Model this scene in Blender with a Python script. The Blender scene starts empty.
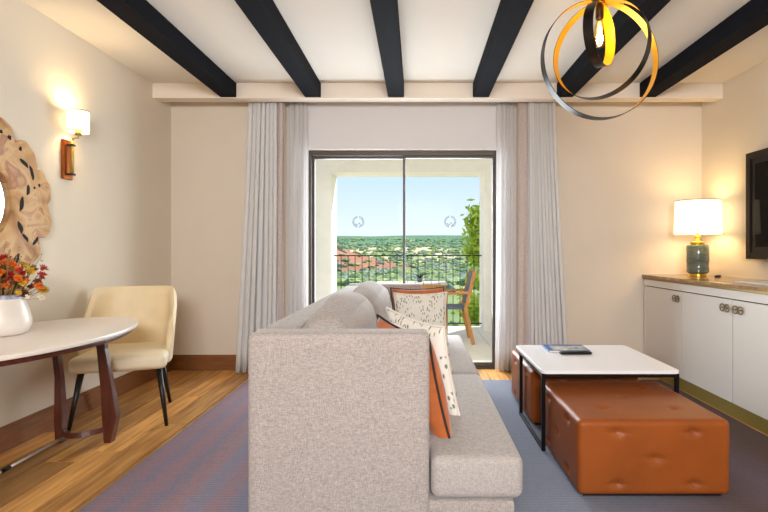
import bpy, bmesh, math, random
from mathutils import Vector, Matrix, noise
R = math.radians
random.seed(7)
SC = bpy.context.scene
COL = SC.collection

# ------------------------------------------------------------------ camera
cam_d = bpy.data.cameras.new('camera'); cam = bpy.data.objects.new('camera', cam_d); COL.objects.link(cam)
cam.location = (0, 0, 1.18); cam.rotation_euler = (R(90), 0, 0)
cam_d.sensor_width = 36; cam_d.lens = 36*500/768
cam_d.shift_x = -(417-384)/768; cam_d.shift_y = (250-256)/768
cam_d.clip_start = 0.05; cam_d.clip_end = 8000
SC.camera = cam

# ------------------------------------------------------------------ world, sun, exposure
def lin(h):
    if isinstance(h, str):
        h = h.lstrip('#'); c = [int(h[i:i+2], 16)/255 for i in (0, 2, 4)]
    else:
        c = [v/255 for v in h]
    return tuple(v/12.92 if v <= .04045 else ((v+.055)/1.055)**2.4 for v in c) + (1.0,)

W = bpy.data.worlds.new('sky'); SC.world = W; W.use_nodes = True
wn, wl = W.node_tree.nodes, W.node_tree.links; wn.clear()
wo = wn.new('ShaderNodeOutputWorld'); wb = wn.new('ShaderNodeBackground')
wt = wn.new('ShaderNodeTexCoord'); ws = wn.new('ShaderNodeSeparateXYZ'); wr = wn.new('ShaderNodeValToRGB')
wl.new(wt.outputs['Generated'], ws.inputs[0]); wl.new(ws.outputs['Z'], wr.inputs[0])
wr.color_ramp.elements[0].position = 0.0; wr.color_ramp.elements[0].color = lin((230, 239, 247))
wr.color_ramp.elements[1].position = 0.75; wr.color_ramp.elements[1].color = lin((70, 140, 215))
e = wr.color_ramp.elements.new(0.16); e.color = lin((188, 215, 240))
wl.new(wr.outputs[0], wb.inputs['Color']); wb.inputs['Strength'].default_value = 1.28
wl.new(wb.outputs[0], wo.inputs['Surface'])

def light(name, kind, loc, energy, color=(1, 1, 1), rot=(0, 0, 0), **kw):
    d = bpy.data.lights.new(name, kind); d.energy = energy; d.color = color
    for k, v in kw.items(): setattr(d, k, v)
    o = bpy.data.objects.new(name, d); COL.objects.link(o); o.location = loc; o.rotation_euler = rot
    return o
sun_dir = Vector((0.55, 0.75, .92)).normalized()          # towards the sun: high, out over the valley
sun = light('sun', 'SUN', (20, 30, 40), 7.0, (1, .95, .86), angle=R(0.6))
sun.rotation_euler = sun_dir.to_track_quat('Z', 'Y').to_euler()
# added fill light behind the camera, set in front of the made-up rear window
rear = light('rear_fill_light', 'AREA', (0.15, -1.86, 2.02), 190, (1, .985, .96), (R(90), 0, 0),
             shape='RECTANGLE', size=1.3, size_y=0.7)
rear.rotation_euler = (R(90), 0, 0)
# daylight arriving through the balcony door
door_day = light('balcony_door_daylight', 'AREA', (-0.14, 5.42, 1.3), 110, (.90, .95, 1), (R(-90), 0, 0),
                 shape='RECTANGLE', size=1.7, size_y=1.7)
SC.view_settings.view_transform = 'Standard'; SC.view_settings.look = 'None'
SC.view_settings.gamma = 1.0; SC.view_settings.use_curve_mapping = False
SC.view_settings.exposure = 0.0
SC.cycles.max_bounces = 10; SC.cycles.diffuse_bounces = 6; SC.cycles.transparent_max_bounces = 16
SC.cycles.caustics_reflective = False; SC.cycles.caustics_refractive = False
SC.cycles.sample_clamp_indirect = 4.0

# ------------------------------------------------------------------ materials
M = {}
def mat(name, col, rough=.6, metal=0.0, var=0.0, scale=40, bump=0.0, bscale=None, stretch=(1, 1, 1),
        col2=None, spec=.5, rand=0.0, detail=3, sheen=0.0, emit=None, estr=0.0, coat=0.0):
    m = bpy.data.materials.new(name); m.use_nodes = True
    nt = m.node_tree; n, l = nt.nodes, nt.links; b = n['Principled BSDF']
    b.inputs['Base Color'].default_value = lin(col); b.inputs['Roughness'].default_value = rough
    b.inputs['Metallic'].default_value = metal; b.inputs['Specular IOR Level'].default_value = spec
    b.inputs['Sheen Weight'].default_value = sheen; b.inputs['Coat Weight'].default_value = coat
    tc = n.new('ShaderNodeTexCoord'); mp = n.new('ShaderNodeMapping'); mp.inputs['Scale'].default_value = stretch
    l.new(tc.outputs['Object'], mp.inputs[0])
    if rand > .3:
        o2 = n.new('ShaderNodeObjectInfo'); m2 = n.new('ShaderNodeMath'); m2.operation = 'MULTIPLY'; m2.inputs[1].default_value = 60
        l.new(o2.outputs['Random'], m2.inputs[0]); l.new(m2.outputs[0], mp.inputs['Location'])
    out = None
    if var > 0 or col2:
        nz = n.new('ShaderNodeTexNoise'); nz.inputs['Scale'].default_value = scale; nz.inputs['Detail'].default_value = detail
        l.new(mp.outputs[0], nz.inputs['Vector'])
        rp = n.new('ShaderNodeValToRGB')
        c = lin(col)
        if col2:
            c0, c1 = c, lin(col2)
        else:
            c0 = tuple(v*(1-var) for v in c[:3])+(1,); c1 = tuple(min(1, v*(1+var)) for v in c[:3])+(1,)
        rp.color_ramp.elements[0].color = c0; rp.color_ramp.elements[1].color = c1
        rp.color_ramp.elements[0].position = .32; rp.color_ramp.elements[1].position = .68
        l.new(nz.outputs['Fac'], rp.inputs[0]); out = rp.outputs[0]
    if rand > 0:
        oi = n.new('ShaderNodeObjectInfo'); hs = n.new('ShaderNodeHueSaturation'); mr = n.new('ShaderNodeMapRange')
        mr.inputs['To Min'].default_value = 1-rand; mr.inputs['To Max'].default_value = 1+rand
        l.new(oi.outputs['Random'], mr.inputs[0]); l.new(mr.outputs[0], hs.inputs['Value'])
        if out: l.new(out, hs.inputs['Color'])
        else: hs.inputs['Color'].default_value = lin(col)
        out = hs.outputs[0]
    if out: l.new(out, b.inputs['Base Color'])
    if bump > 0:
        nb = n.new('ShaderNodeTexNoise'); nb.inputs['Scale'].default_value = bscale or scale; nb.inputs['Detail'].default_value = 4
        l.new(mp.outputs[0], nb.inputs['Vector'])
        bp = n.new('ShaderNodeBump'); bp.inputs['Strength'].default_value = bump; bp.inputs['Distance'].default_value = .01
        l.new(nb.outputs['Fac'], bp.inputs['Height']); l.new(bp.outputs[0], b.inputs['Normal'])
    if emit:
        b.inputs['Emission Color'].default_value = lin(emit); b.inputs['Emission Strength'].default_value = estr
    M[name] = m
    return m

mat('wall_paint', (221, 212, 196), .85, var=.015, scale=3, bump=.03, bscale=120)
mat('back_paint', (221, 211, 198), .85, var=.015, scale=3, bump=.03, bscale=120)
mat('ceiling_paint', (224, 218, 208), .9, var=.01, scale=2)
mat('trim_white', (232, 222, 210), .7)
mat('beam_black', (16, 18, 25), .85, var=.15, scale=6, stretch=(8, .5, 8), bump=.08, bscale=20, spec=.1)
mat('baseboard_wood', (128, 82, 44), .45, var=.18, scale=5, stretch=(1, 1, 12), detail=5)
mat('oak_plank', (164, 110, 56), .38, col2=(220, 166, 94), scale=3.2, stretch=(9, .7, 9), detail=8, rand=.34, bump=.04, bscale=30)
mat('subfloor', (60, 40, 24), .9)
mat('door_bronze', (74, 66, 62), .45, metal=.3)
mat('stucco_cream', (243, 240, 232), .9, var=.03, scale=8, bump=.05, bscale=90)
mat('balcony_tile', (240, 232, 216), .7, var=.03, scale=6, rand=.03)
mat('iron', (34, 32, 32), .5, metal=.4)
mat('rust_velvet', (172, 88, 30), .7, var=.18, scale=14, bump=.25, bscale=30, sheen=.4)
mat('dark_piping', (40, 30, 28), .7)
mat('leather', (140, 73, 27), .42, var=.10, scale=5, bump=.08, bscale=160, spec=.25)
mat('leather_button', (120, 60, 22), .45)
mat('table_white', (240, 242, 248), .3)
mat('frame_black', (14, 14, 16), .4, metal=.6)
mat('cabinet_white', (224, 221, 216), .38)
mat('brass', (170, 152, 84), .4, metal=.6)
mat('antique_brass', (142, 120, 82), .4, metal=.85)
mat('marble_brown', (116, 88, 56), .15, col2=(196, 160, 114), scale=7, detail=9, bump=.0)
mat('marble_edge', (88, 76, 60), .3, col2=(150, 132, 104), scale=40, detail=6)
mat('cream_leather', (228, 210, 174), .5, var=.04, scale=8, bump=.04, bscale=150)
mat('seat_leather', (232, 220, 192), .5, var=.04, scale=8, bump=.04, bscale=150)
mat('leg_black', (18, 16, 16), .4)
mat('walnut_red', (84, 40, 28), .35, var=.22, scale=6, stretch=(6, 6, .8), detail=5)
mat('dining_white', (236, 228, 220), .3)
mat('steel', (214, 210, 202), .35, metal=.3)
mat('vase_white', (226, 220, 214), .3, var=.06, scale=12)
mat('vase_blue', (96, 110, 160), .3, col2=(190, 196, 215), scale=40)
mat('mirror_glass', (240, 240, 240), .02, metal=1.0)
mat('void_black', (14, 10, 8), .8)
mat('copper', (166, 92, 40), .3, metal=.85)
mat('shade_trim', (150, 120, 70), .6)
mat('gold_inner', (240, 180, 40), .35, metal=.75)
mat('ring_black', (30, 26, 24), .35, metal=.5)
mat('ceramic_teal', (70, 92, 88), .18, col2=(112, 116, 104), scale=14, stretch=(1, 1, 6), detail=5, coat=.4)
mat('gold_leaf', (214, 172, 62), .3, metal=.9)
mat('tv_frame', (44, 34, 28), .6, spec=.2)
mat('tv_black', (4, 4, 6), .05, spec=.08)
mat('plastic_black', (12, 12, 14), .45, spec=.25)
mat('paper', (232, 228, 220), .7)
mat('book_blue', (40, 96, 156), .4)
mat('book_page', (210, 206, 200), .5, col2=(120, 130, 140), scale=22, detail=4)
mat('teak', (186, 130, 66), .55, var=.15, scale=6, stretch=(4, 4, 1), detail=5)
mat('teak_grey', (196, 190, 182), .6, var=.06, scale=8)
mat('sling_grey', (104, 114, 128), .8, var=.08, scale=200)
mat('bark', (96, 80, 62), .9, var=.2, scale=20)
mat('stem_green', (92, 108, 60), .7)
mat('dry_stem', (150, 122, 76), .8)
for nm, c in (('petal_orange', (214, 106, 24)), ('petal_red', (168, 34, 20)), ('petal_yellow', (206, 166, 48)), ('petal_brown', (110, 60, 32)), ('petal_white', (226, 216, 196))):
    mat(nm, c, .7, var=.15, scale=60)
mat('olive_leaf', (126, 146, 92), .9, var=.3, scale=2.5, rand=.15)
mat('grey_leaf', (150, 162, 132), .9, var=.3, scale=2.5, rand=.15)
mat('lime_leaf', (164, 176, 96), .9, var=.3, scale=2.5, rand=.15)
mat('house_wall', (222, 206, 176), .9)
mat('house_roof', (186, 120, 84), .9)
mat('house_pane', (60, 66, 74), .3)

def ramp_nodes(m, stops, fac, n, l):
    rp = n.new('ShaderNodeValToRGB'); el = rp.color_ramp.elements
    while len(el) > 1: el.remove(el[-1])
    el[0].position = stops[0][0]; el[0].color = lin(stops[0][1])
    for p, c in stops[1:]:
        k = el.new(p); k.color = lin(c)
    l.new(fac, rp.inputs[0]); return rp

def glass_mat(name, tint=(1, 1, 1, 1), gl=.05):
    m = bpy.data.materials.new(name); m.use_nodes = True; n, l = m.node_tree.nodes, m.node_tree.links
    n.remove(n['Principled BSDF']); o = n['Material Output']
    t = n.new('ShaderNodeBsdfTransparent'); t.inputs[0].default_value = tint
    g = n.new('ShaderNodeBsdfGlossy'); g.inputs['Roughness'].default_value = .02
    x = n.new('ShaderNodeMixShader'); x.inputs[0].default_value = gl
    l.new(t.outputs[0], x.inputs[1]); l.new(g.outputs[0], x.inputs[2]); l.new(x.outputs[0], o.inputs[0]); M[name] = m
glass_mat('door_glass', (.98, .99, .99, 1), .0003)
glass_mat('bulb_glass', (1, .82, .45, 1), .10)

def cloth_mat(name, col, trans=.35, transp=0.0, stripes=None):
    m = bpy.data.materials.new(name); m.use_nodes = True; n, l = m.node_tree.nodes, m.node_tree.links
    n.remove(n['Principled BSDF']); o = n['Material Output']
    d = n.new('ShaderNodeBsdfDiffuse'); t = n.new('ShaderNodeBsdfTranslucent'); x = n.new('ShaderNodeMixShader')
    x.inputs[0].default_value = trans
    if stripes:
        tc = n.new('ShaderNodeTexCoord'); w = n.new('ShaderNodeTexNoise'); mp = n.new('ShaderNodeMapping')
        mp.inputs['Scale'].default_value = stripes[2]; l.new(tc.outputs['Object'], mp.inputs[0]); l.new(mp.outputs[0], w.inputs['Vector'])
        w.inputs['Scale'].default_value = stripes[1]; w.inputs['Detail'].default_value = 2
        rp = ramp_nodes(m, [(.35, col), (.65, stripes[0])], w.outputs['Fac'], n, l)
        l.new(rp.outputs[0], d.inputs[0]); l.new(rp.outputs[0], t.inputs[0])
    else:
        d.inputs[0].default_value = lin(col); t.inputs[0].default_value = lin(col)
    l.new(d.outputs[0], x.inputs[1]); l.new(t.outputs[0], x.inputs[2])
    last = x
    if transp > 0:
        tr = n.new('ShaderNodeBsdfTransparent'); y = n.new('ShaderNodeMixShader'); y.inputs[0].default_value = transp
        l.new(x.outputs[0], y.inputs[1]); l.new(tr.outputs[0], y.inputs[2]); last = y
    l.new(last.outputs[0], o.inputs[0]); M[name] = m
cloth_mat('drape_cloth', (240, 241, 243), .38)
cloth_mat('drape_edge', (232, 222, 218), .38, 0, ((216, 204, 202), 60, (1, 1, 3)))
cloth_mat('sheer_cloth', (236, 236, 238), .45, .18)

def shade_mat(name, col, strength):
    m = bpy.data.materials.new(name); m.use_nodes = True; n, l = m.node_tree.nodes, m.node_tree.links
    b = n['Principled BSDF']; o = n['Material Output']
    b.inputs['Base Color'].default_value = lin((240, 228, 205)); b.inputs['Roughness'].default_value = .9
    b.inputs['Emission Color'].default_value = lin(col); b.inputs['Emission Strength'].default_value = strength
    M[name] = m
shade_mat('lit_shade', (255, 228, 180), 2.0)
shade_mat('filament', (255, 200, 90), 14.0)

def weave_mat(name, c_dark, c_light):
    m = mat(name, c_light, .95, sheen=.15); n, l = m.node_tree.nodes, m.node_tree.links; b = n['Principled BSDF']
    tc = n.new('ShaderNodeTexCoord'); fs = []
    for sc_ in ((75, 75, 430), (430, 430, 75)):
        mp = n.new('ShaderNodeMapping'); mp.inputs['Scale'].default_value = sc_; l.new(tc.outputs['Object'], mp.inputs[0])
        nz = n.new('ShaderNodeTexNoise'); nz.inputs['Scale'].default_value = 1; nz.inputs['Detail'].default_value = 2; l.new(mp.outputs[0], nz.inputs['Vector']); fs.append(nz.outputs['Fac'])
    av = n.new('ShaderNodeMath'); av.operation = 'ADD'; l.new(fs[0], av.inputs[0]); l.new(fs[1], av.inputs[1])
    hf = n.new('ShaderNodeMath'); hf.operation = 'MULTIPLY'; l.new(av.outputs[0], hf.inputs[0]); hf.inputs[1].default_value = .5
    rp = ramp_nodes(m, [(.36, c_dark), (.64, c_light)], hf.outputs[0], n, l); l.new(rp.outputs[0], b.inputs['Base Color'])
    bp = n.new('ShaderNodeBump'); bp.inputs['Strength'].default_value = .3; bp.inputs['Distance'].default_value = .003
    l.new(hf.outputs[0], bp.inputs['Height']); l.new(bp.outputs[0], b.inputs['Normal'])
weave_mat('sofa_fabric', (134, 126, 123), (174, 166, 162))
weave_mat('seat_fabric', (146, 140, 138), (178, 172, 169))

# burl wood of the mirror frame
m = mat('burl_wood', (178, 132, 86), .55); n, l = m.node_tree.nodes, m.node_tree.links; b = n['Principled BSDF']
tc = n.new('ShaderNodeTexCoord'); nz = n.new('ShaderNodeTexNoise'); nz.inputs['Scale'].default_value = 5; nz.inputs['Detail'].default_value = 6; nz.inputs['Distortion'].default_value = 1.2
l.new(tc.outputs['Object'], nz.inputs['Vector'])
rp = ramp_nodes(m, [(.3, (150, 104, 66)), (.45, (190, 148, 98)), (.55, (206, 170, 122)), (.62, (164, 116, 78)), (.75, (196, 150, 116))], nz.outputs['Fac'], n, l)
l.new(rp.outputs[0], b.inputs['Base Color'])

# area rug: blue-grey weave with purple and rust stripes running the length of the room
m = mat('rug_weave', (110, 116, 138), .98); n, l = m.node_tree.nodes, m.node_tree.links; b = n['Principled BSDF']
tc = n.new('ShaderNodeTexCoord'); sp = n.new('ShaderNodeSeparateXYZ'); l.new(tc.outputs['Object'], sp.inputs[0])
nz = n.new('ShaderNodeTexNoise'); nz.inputs['Scale'].default_value = 26; nz.inputs['Detail'].default_value = 3
l.new(tc.outputs['Object'], nz.inputs['Vector'])
ad = n.new('ShaderNodeMath'); ad.operation = 'MULTIPLY_ADD'; l.new(nz.outputs['Fac'], ad.inputs[0]); ad.inputs[1].default_value = .16; l.new(sp.outputs['X'], ad.inputs[2])
mr = n.new('ShaderNodeMapRange'); mr.inputs['From Min'].default_value = -1.52+.08; mr.inputs['From Max'].default_value = 2.25+.08; l.new(ad.outputs[0], mr.inputs[0])
stops = [(0, (118, 108, 122)), (.02, (136, 110, 120)), (.04, (118, 112, 130)), (.06, (140, 112, 120)), (.085, (118, 112, 130)), (.11, (144, 116, 122)), (.135, (122, 124, 146)), (.16, (142, 118, 128)),
         (.19, (116, 124, 148)), (.22, (134, 120, 136)), (.26, (112, 122, 150)), (.30, (110, 120, 150)), (.5, (120, 128, 144)), (.60, (120, 126, 142)), (.66, (106, 112, 130)), (.74, (98, 94, 106)),
         (.80, (84, 70, 72)), (.86, (96, 84, 96)), (.93, (82, 64, 60)), (1, (76, 60, 58))]
rp = ramp_nodes(m, stops, mr.outputs[0], n, l)
wv = n.new('ShaderNodeTexWave'); wv.bands_direction = 'Y'; wv.inputs['Scale'].default_value = 13; wv.inputs['Distortion'].default_value = 3; wv.inputs['Detail'].default_value = 2; wv.inputs['Detail Scale'].default_value = 6
l.new(tc.outputs['Object'], wv.inputs['Vector'])
n2 = n.new('ShaderNodeTexNoise'); n2.inputs['Scale'].default_value = 160; n2.inputs['Detail'].default_value = 2; l.new(tc.outputs['Object'], n2.inputs['Vector'])
a1 = n.new('ShaderNodeMath'); a1.operation = 'MULTIPLY_ADD'; l.new(wv.outputs['Fac'], a1.inputs[0]); a1.inputs[1].default_value = .26; a1.inputs[2].default_value = .55
a2 = n.new('ShaderNodeMath'); a2.operation = 'MULTIPLY_ADD'; l.new(n2.outputs['Fac'], a2.inputs[0]); a2.inputs[1].default_value = .9; l.new(a1.outputs[0], a2.inputs[2])
mx = n.new('ShaderNodeMix'); mx.data_type = 'RGBA'; mx.blend_type = 'MULTIPLY'; mx.inputs[0].default_value = .75
l.new(rp.outputs[0], mx.inputs[6]); l.new(a2.outputs[0], mx.inputs[7]); l.new(mx.outputs[2], b.inputs['Base Color'])
bp = n.new('ShaderNodeBump'); bp.inputs['Strength'].default_value = .5; bp.inputs['Distance'].default_value = .006; l.new(a2.outputs[0], bp.inputs['Height']); l.new(bp.outputs[0], b.inputs['Normal'])

# patterned cushion cloth: pale with grey-green sprigs
m = mat('sprig_cloth', (222, 218, 208), .9); n, l = m.node_tree.nodes, m.node_tree.links; b = n['Principled BSDF']
tc = n.new('ShaderNodeTexCoord'); mp = n.new('ShaderNodeMapping'); mp.inputs['Rotation'].default_value = (0, 0, .7); mp.inputs['Scale'].default_value = (1.0, .36, 1)
l.new(tc.outputs['UV'], mp.inputs[0])
v = n.new('ShaderNodeTexVoronoi'); v.voronoi_dimensions = '2D'; v.inputs['Scale'].default_value = 27; v.inputs['Randomness'].default_value = .85; l.new(mp.outputs[0], v.inputs['Vector'])
rp = ramp_nodes(m, [(0, (96, 104, 100)), (.20, (128, 132, 124)), (.29, (222, 218, 208)), (1, (228, 224, 216))], v.outputs['Distance'], n, l)
v2 = n.new('ShaderNodeTexVoronoi'); v2.voronoi_dimensions = '2D'; v2.inputs['Scale'].default_value = 5; l.new(tc.outputs['UV'], v2.inputs['Vector'])
r2 = ramp_nodes(m, [(0, (0, 0, 0)), (.42, (0, 0, 0)), (.48, (255, 255, 255)), (1, (255, 255, 255))], v2.outputs['Distance'], n, l)
mx = n.new('ShaderNodeMix'); mx.data_type = 'RGBA'; l.new(r2.outputs[0], mx.inputs[0]); l.new(rp.outputs[0], mx.inputs[6]); mx.inputs[7].default_value = lin((224, 220, 212))
l.new(mx.outputs[2], b.inputs['Base Color'])

# leaves with some light passing through
def leaf_mat(name, c1, c2):
    m = bpy.data.materials.new(name); m.use_nodes = True; n, l = m.node_tree.nodes, m.node_tree.links
    n.remove(n['Principled BSDF']); o = n['Material Output']
    d = n.new('ShaderNodeBsdfDiffuse'); t = n.new('ShaderNodeBsdfTranslucent'); x = n.new('ShaderNodeMixShader'); x.inputs[0].default_value = .45
    tc = n.new('ShaderNodeTexCoord'); nz = n.new('ShaderNodeTexNoise'); nz.inputs['Scale'].default_value = 4; l.new(tc.outputs['Object'], nz.inputs['Vector'])
    rp = ramp_nodes(m, [(.35, c1), (.65, c2)], nz.outputs['Fac'], n, l)
    l.new(rp.outputs[0], d.inputs[0]); l.new(rp.outputs[0], t.inputs[0]); l.new(d.outputs[0], x.inputs[1]); l.new(t.outputs[0], x.inputs[2]); l.new(x.outputs[0], o.inputs[0]); M[name] = m
leaf_mat('bright_leaf', (136, 166, 56), (196, 210, 96))
leaf_mat('grass_leaf', (70, 92, 50), (110, 120, 60))

# hillside: scrub and dry fields
def land_mat(name, green1, green2, dry, hazec, haze_amt, dry_pos):
    m = bpy.data.materials.new(name); m.use_nodes = True; n, l = m.node_tree.nodes, m.node_tree.links; b = n['Principled BSDF']
    b.inputs['Roughness'].default_value = 1; b.inputs['Specular IOR Level'].default_value = 0
    tc = n.new('ShaderNodeTexCoord')
    mp = n.new('ShaderNodeMapping'); mp.inputs['Scale'].default_value = (1, .35, 1); l.new(tc.outputs['Object'], mp.inputs[0])
    n1 = n.new('ShaderNodeTexNoise'); n1.inputs['Scale'].default_value = .10; n1.inputs['Detail'].default_value = 10; n1.inputs['Roughness'].default_value = .7; l.new(mp.outputs[0], n1.inputs['Vector'])
    n2 = n.new('ShaderNodeTexNoise'); n2.inputs['Scale'].default_value = .022; n2.inputs['Detail'].default_value = 5; l.new(mp.outputs[0], n2.inputs['Vector'])
    r1 = ramp_nodes(m, [(.35, green1), (.62, green2)], n1.outputs['Fac'], n, l)
    r2 = ramp_nodes(m, [(dry_pos, (0, 0, 0)), (dry_pos+.06, (255, 255, 255))], n2.outputs['Fac'], n, l)
    mx = n.new('ShaderNodeMix'); mx.data_type = 'RGBA'; l.new(r2.outputs[0], mx.inputs[0]); l.new(r1.outputs[0], mx.inputs[6]); mx.inputs[7].default_value = lin(dry)
    l.new(mx.outputs[2], b.inputs['Base Color']); M[name] = m
land_mat('scrub_land', (112, 134, 84), (170, 178, 122), (222, 206, 166), None, 0, .44)
land_mat('far_land', (88, 124, 98), (130, 160, 118), (164, 174, 132), None, 0, .62)
land_mat('red_land', (168, 116, 92), (190, 138, 112), (140, 150, 100), None, 0, .50)

# ------------------------------------------------------------------ mesh helpers
def link(name, me, material=None, parent=None, smooth=False, loc=None, rot=None, auto=None):
    o = bpy.data.objects.new(name, me); COL.objects.link(o)
    if material is not None and not me.materials:
        for mm in (material if isinstance(material, (list, tuple)) else [material]): me.materials.append(M[mm])
    if parent: o.parent = parent
    if loc is not None: o.location = loc
    if rot is not None: o.rotation_euler = rot
    if smooth:
        for p in me.polygons: p.use_smooth = True
    if auto: me.set_sharp_from_angle(angle=R(auto))
    return o
def done(bm, name='mesh'):
    me = bpy.data.meshes.new(name); bm.normal_update(); bm.to_mesh(me); bm.free(); return me
def tag(o, label, cat, group=None, kind=None):
    o['label'] = label; o['category'] = cat
    if group: o['group'] = group
    if kind: o['kind'] = kind
    return o
def thing(name, label, cat, loc=(0, 0, 0), rz=0, group=None, kind=None):
    o = bpy.data.objects.new(name, None); COL.objects.link(o); o.location = loc; o.rotation_euler = (0, 0, rz)
    o.empty_display_size = .1
    return tag(o, label, cat, group, kind)

def bbox(bm, lo, hi, bev=0, seg=2, mi=0):
    r = bmesh.ops.create_cube(bm, size=1); vs = r['verts']
    for v in vs:
        v.co = Vector([lo[i] + (v.co[i]+.5)*(hi[i]-lo[i]) for i in range(3)])
    fs = list({f for v in vs for f in v.link_faces})
    if bev > 0:
        es = list({e for v in vs for e in v.link_edges})
        rr = bmesh.ops.bevel(bm, geom=es, offset=bev, segments=seg, profile=.5, affect='EDGES')
        fs = list(set(rr['faces']) | {f for f in fs if f.is_valid})
    for f in fs: f.material_index = mi
    return fs
def box(lo, hi, bev=0, seg=2):
    bm = bmesh.new(); bbox(bm, lo, hi, bev, seg); return done(bm)
def boxes(lst, bev=0, seg=2):
    bm = bmesh.new()
    for lo, hi in lst: bbox(bm, lo, hi, bev, seg)
    return done(bm)
def lathe(prof, seg=32, axis_off=(0, 0), cap=True):
    bm = bmesh.new(); rings = []
    for r, z in prof:
        rings.append([bm.verts.new((axis_off[0]+r*math.cos(2*math.pi*i/seg), axis_off[1]+r*math.sin(2*math.pi*i/seg), z)) for i in range(seg)])
    for a, b in zip(rings, rings[1:]):
        for i in range(seg): bm.faces.new((a[i], a[(i+1) % seg], b[(i+1) % seg], b[i]))
    if cap:
        bm.faces.new(list(reversed(rings[0]))); bm.faces.new(rings[-1])
    bmesh.ops.recalc_face_normals(bm, faces=bm.faces); return done(bm)
def tube_into(bm, pts, rad, seg=8, closed=False):
    pts = [Vector(p) for p in pts]; n = len(pts); rings = []
    rads = rad if isinstance(rad, (list, tuple)) else [rad]*n
    up = None
    for i, p in enumerate(pts):
        if closed: t = pts[(i+1) % n]-pts[i-1]
        else: t = pts[min(i+1, n-1)]-pts[max(i-1, 0)]
        t.normalize()
        if up is None:
            up = t.orthogonal().normalized()
        up = (up - t*up.dot(t)); up = up.normalized() if up.length > 1e-6 else t.orthogonal().normalized()
        s = t.cross(up)
        rings.append([bm.verts.new(p + (up*math.cos(2*math.pi*k/seg)+s*math.sin(2*math.pi*k/seg))*rads[i]) for k in range(seg)])
    m = n if closed else n-1
    for i in range(m):
        a, b = rings[i], rings[(i+1) % n]
        for k in range(seg): bm.faces.new((a[k], a[(k+1) % seg], b[(k+1) % seg], b[k]))
    if not closed:
        bm.faces.new(list(reversed(rings[0]))); bm.faces.new(rings[-1])
def tube(pts, rad, seg=8, closed=False):
    bm = bmesh.new(); tube_into(bm, pts, rad, seg, closed); bmesh.ops.recalc_face_normals(bm, faces=bm.faces); return done(bm)
def bar_into(bm, p0, p1, wx, wy, w2=None):
    """square-section bar between two points; wx, wy section at p0 (and w2 at p1)"""
    p0, p1 = Vector(p0), Vector(p1); t = (p1-p0).normalized()
    ux = Vector((1, 0, 0)); ux = (ux-t*ux.dot(t)); ux = ux.normalized() if ux.length > .1 else Vector((0, 1, 0)); uy = t.cross(ux)
    w2 = w2 or (wx, wy); A = []; B = []
    for sx, sy in ((-1, -1), (1, -1), (1, 1), (-1, 1)):
        A.append(bm.verts.new(p0+ux*sx*wx/2+uy*sy*wy/2)); B.append(bm.verts.new(p1+ux*sx*w2[0]/2+uy*sy*w2[1]/2))
    bm.faces.new(A); bm.faces.new(B)
    for i in range(4): bm.faces.new((A[i], A[(i+1) % 4], B[(i+1) % 4], B[i]))
def bar(p0, p1, wx, wy, w2=None, bev=0):
    bm = bmesh.new(); bar_into(bm, p0, p1, wx, wy, w2); bmesh.ops.recalc_face_normals(bm, faces=bm.faces)
    if bev: bmesh.ops.bevel(bm, geom=list(bm.edges), offset=bev, segments=2, profile=.5, affect='EDGES')
    return done(bm)
def rounded_prism(outline, z0, z1, bev=.0, seg=2):
    bm = bmesh.new(); a = [bm.verts.new((x, y, z0)) for x, y in outline]; b = [bm.verts.new((x, y, z1)) for x, y in outline]
    n = len(a); bm.faces.new(list(reversed(a))); bm.faces.new(b)
    for i in range(n): bm.faces.new((a[i], a[(i+1) % n], b[(i+1) % n], b[i]))
    bmesh.ops.recalc_face_normals(bm, faces=bm.faces)
    if bev:
        es = [e for e in bm.edges if abs(e.verts[0].co.z-e.verts[1].co.z) < 1e-6]
        bmesh.ops.bevel(bm, geom=es, offset=bev, segments=seg, profile=.5, affect='EDGES')
    return done(bm)
def rrect(x0, x1, y0, y1, r, k=5):
    out = []
    for cx, cy, a0 in ((x1-r, y1-r, 0), (x0+r, y1-r, 90), (x0+r, y0+r, 180), (x1-r, y0+r, 270)):
        for i in range(k+1):
            a = R(a0+90*i/k); out.append((cx+r*math.cos(a), cy+r*math.sin(a)))
    return out

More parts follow.
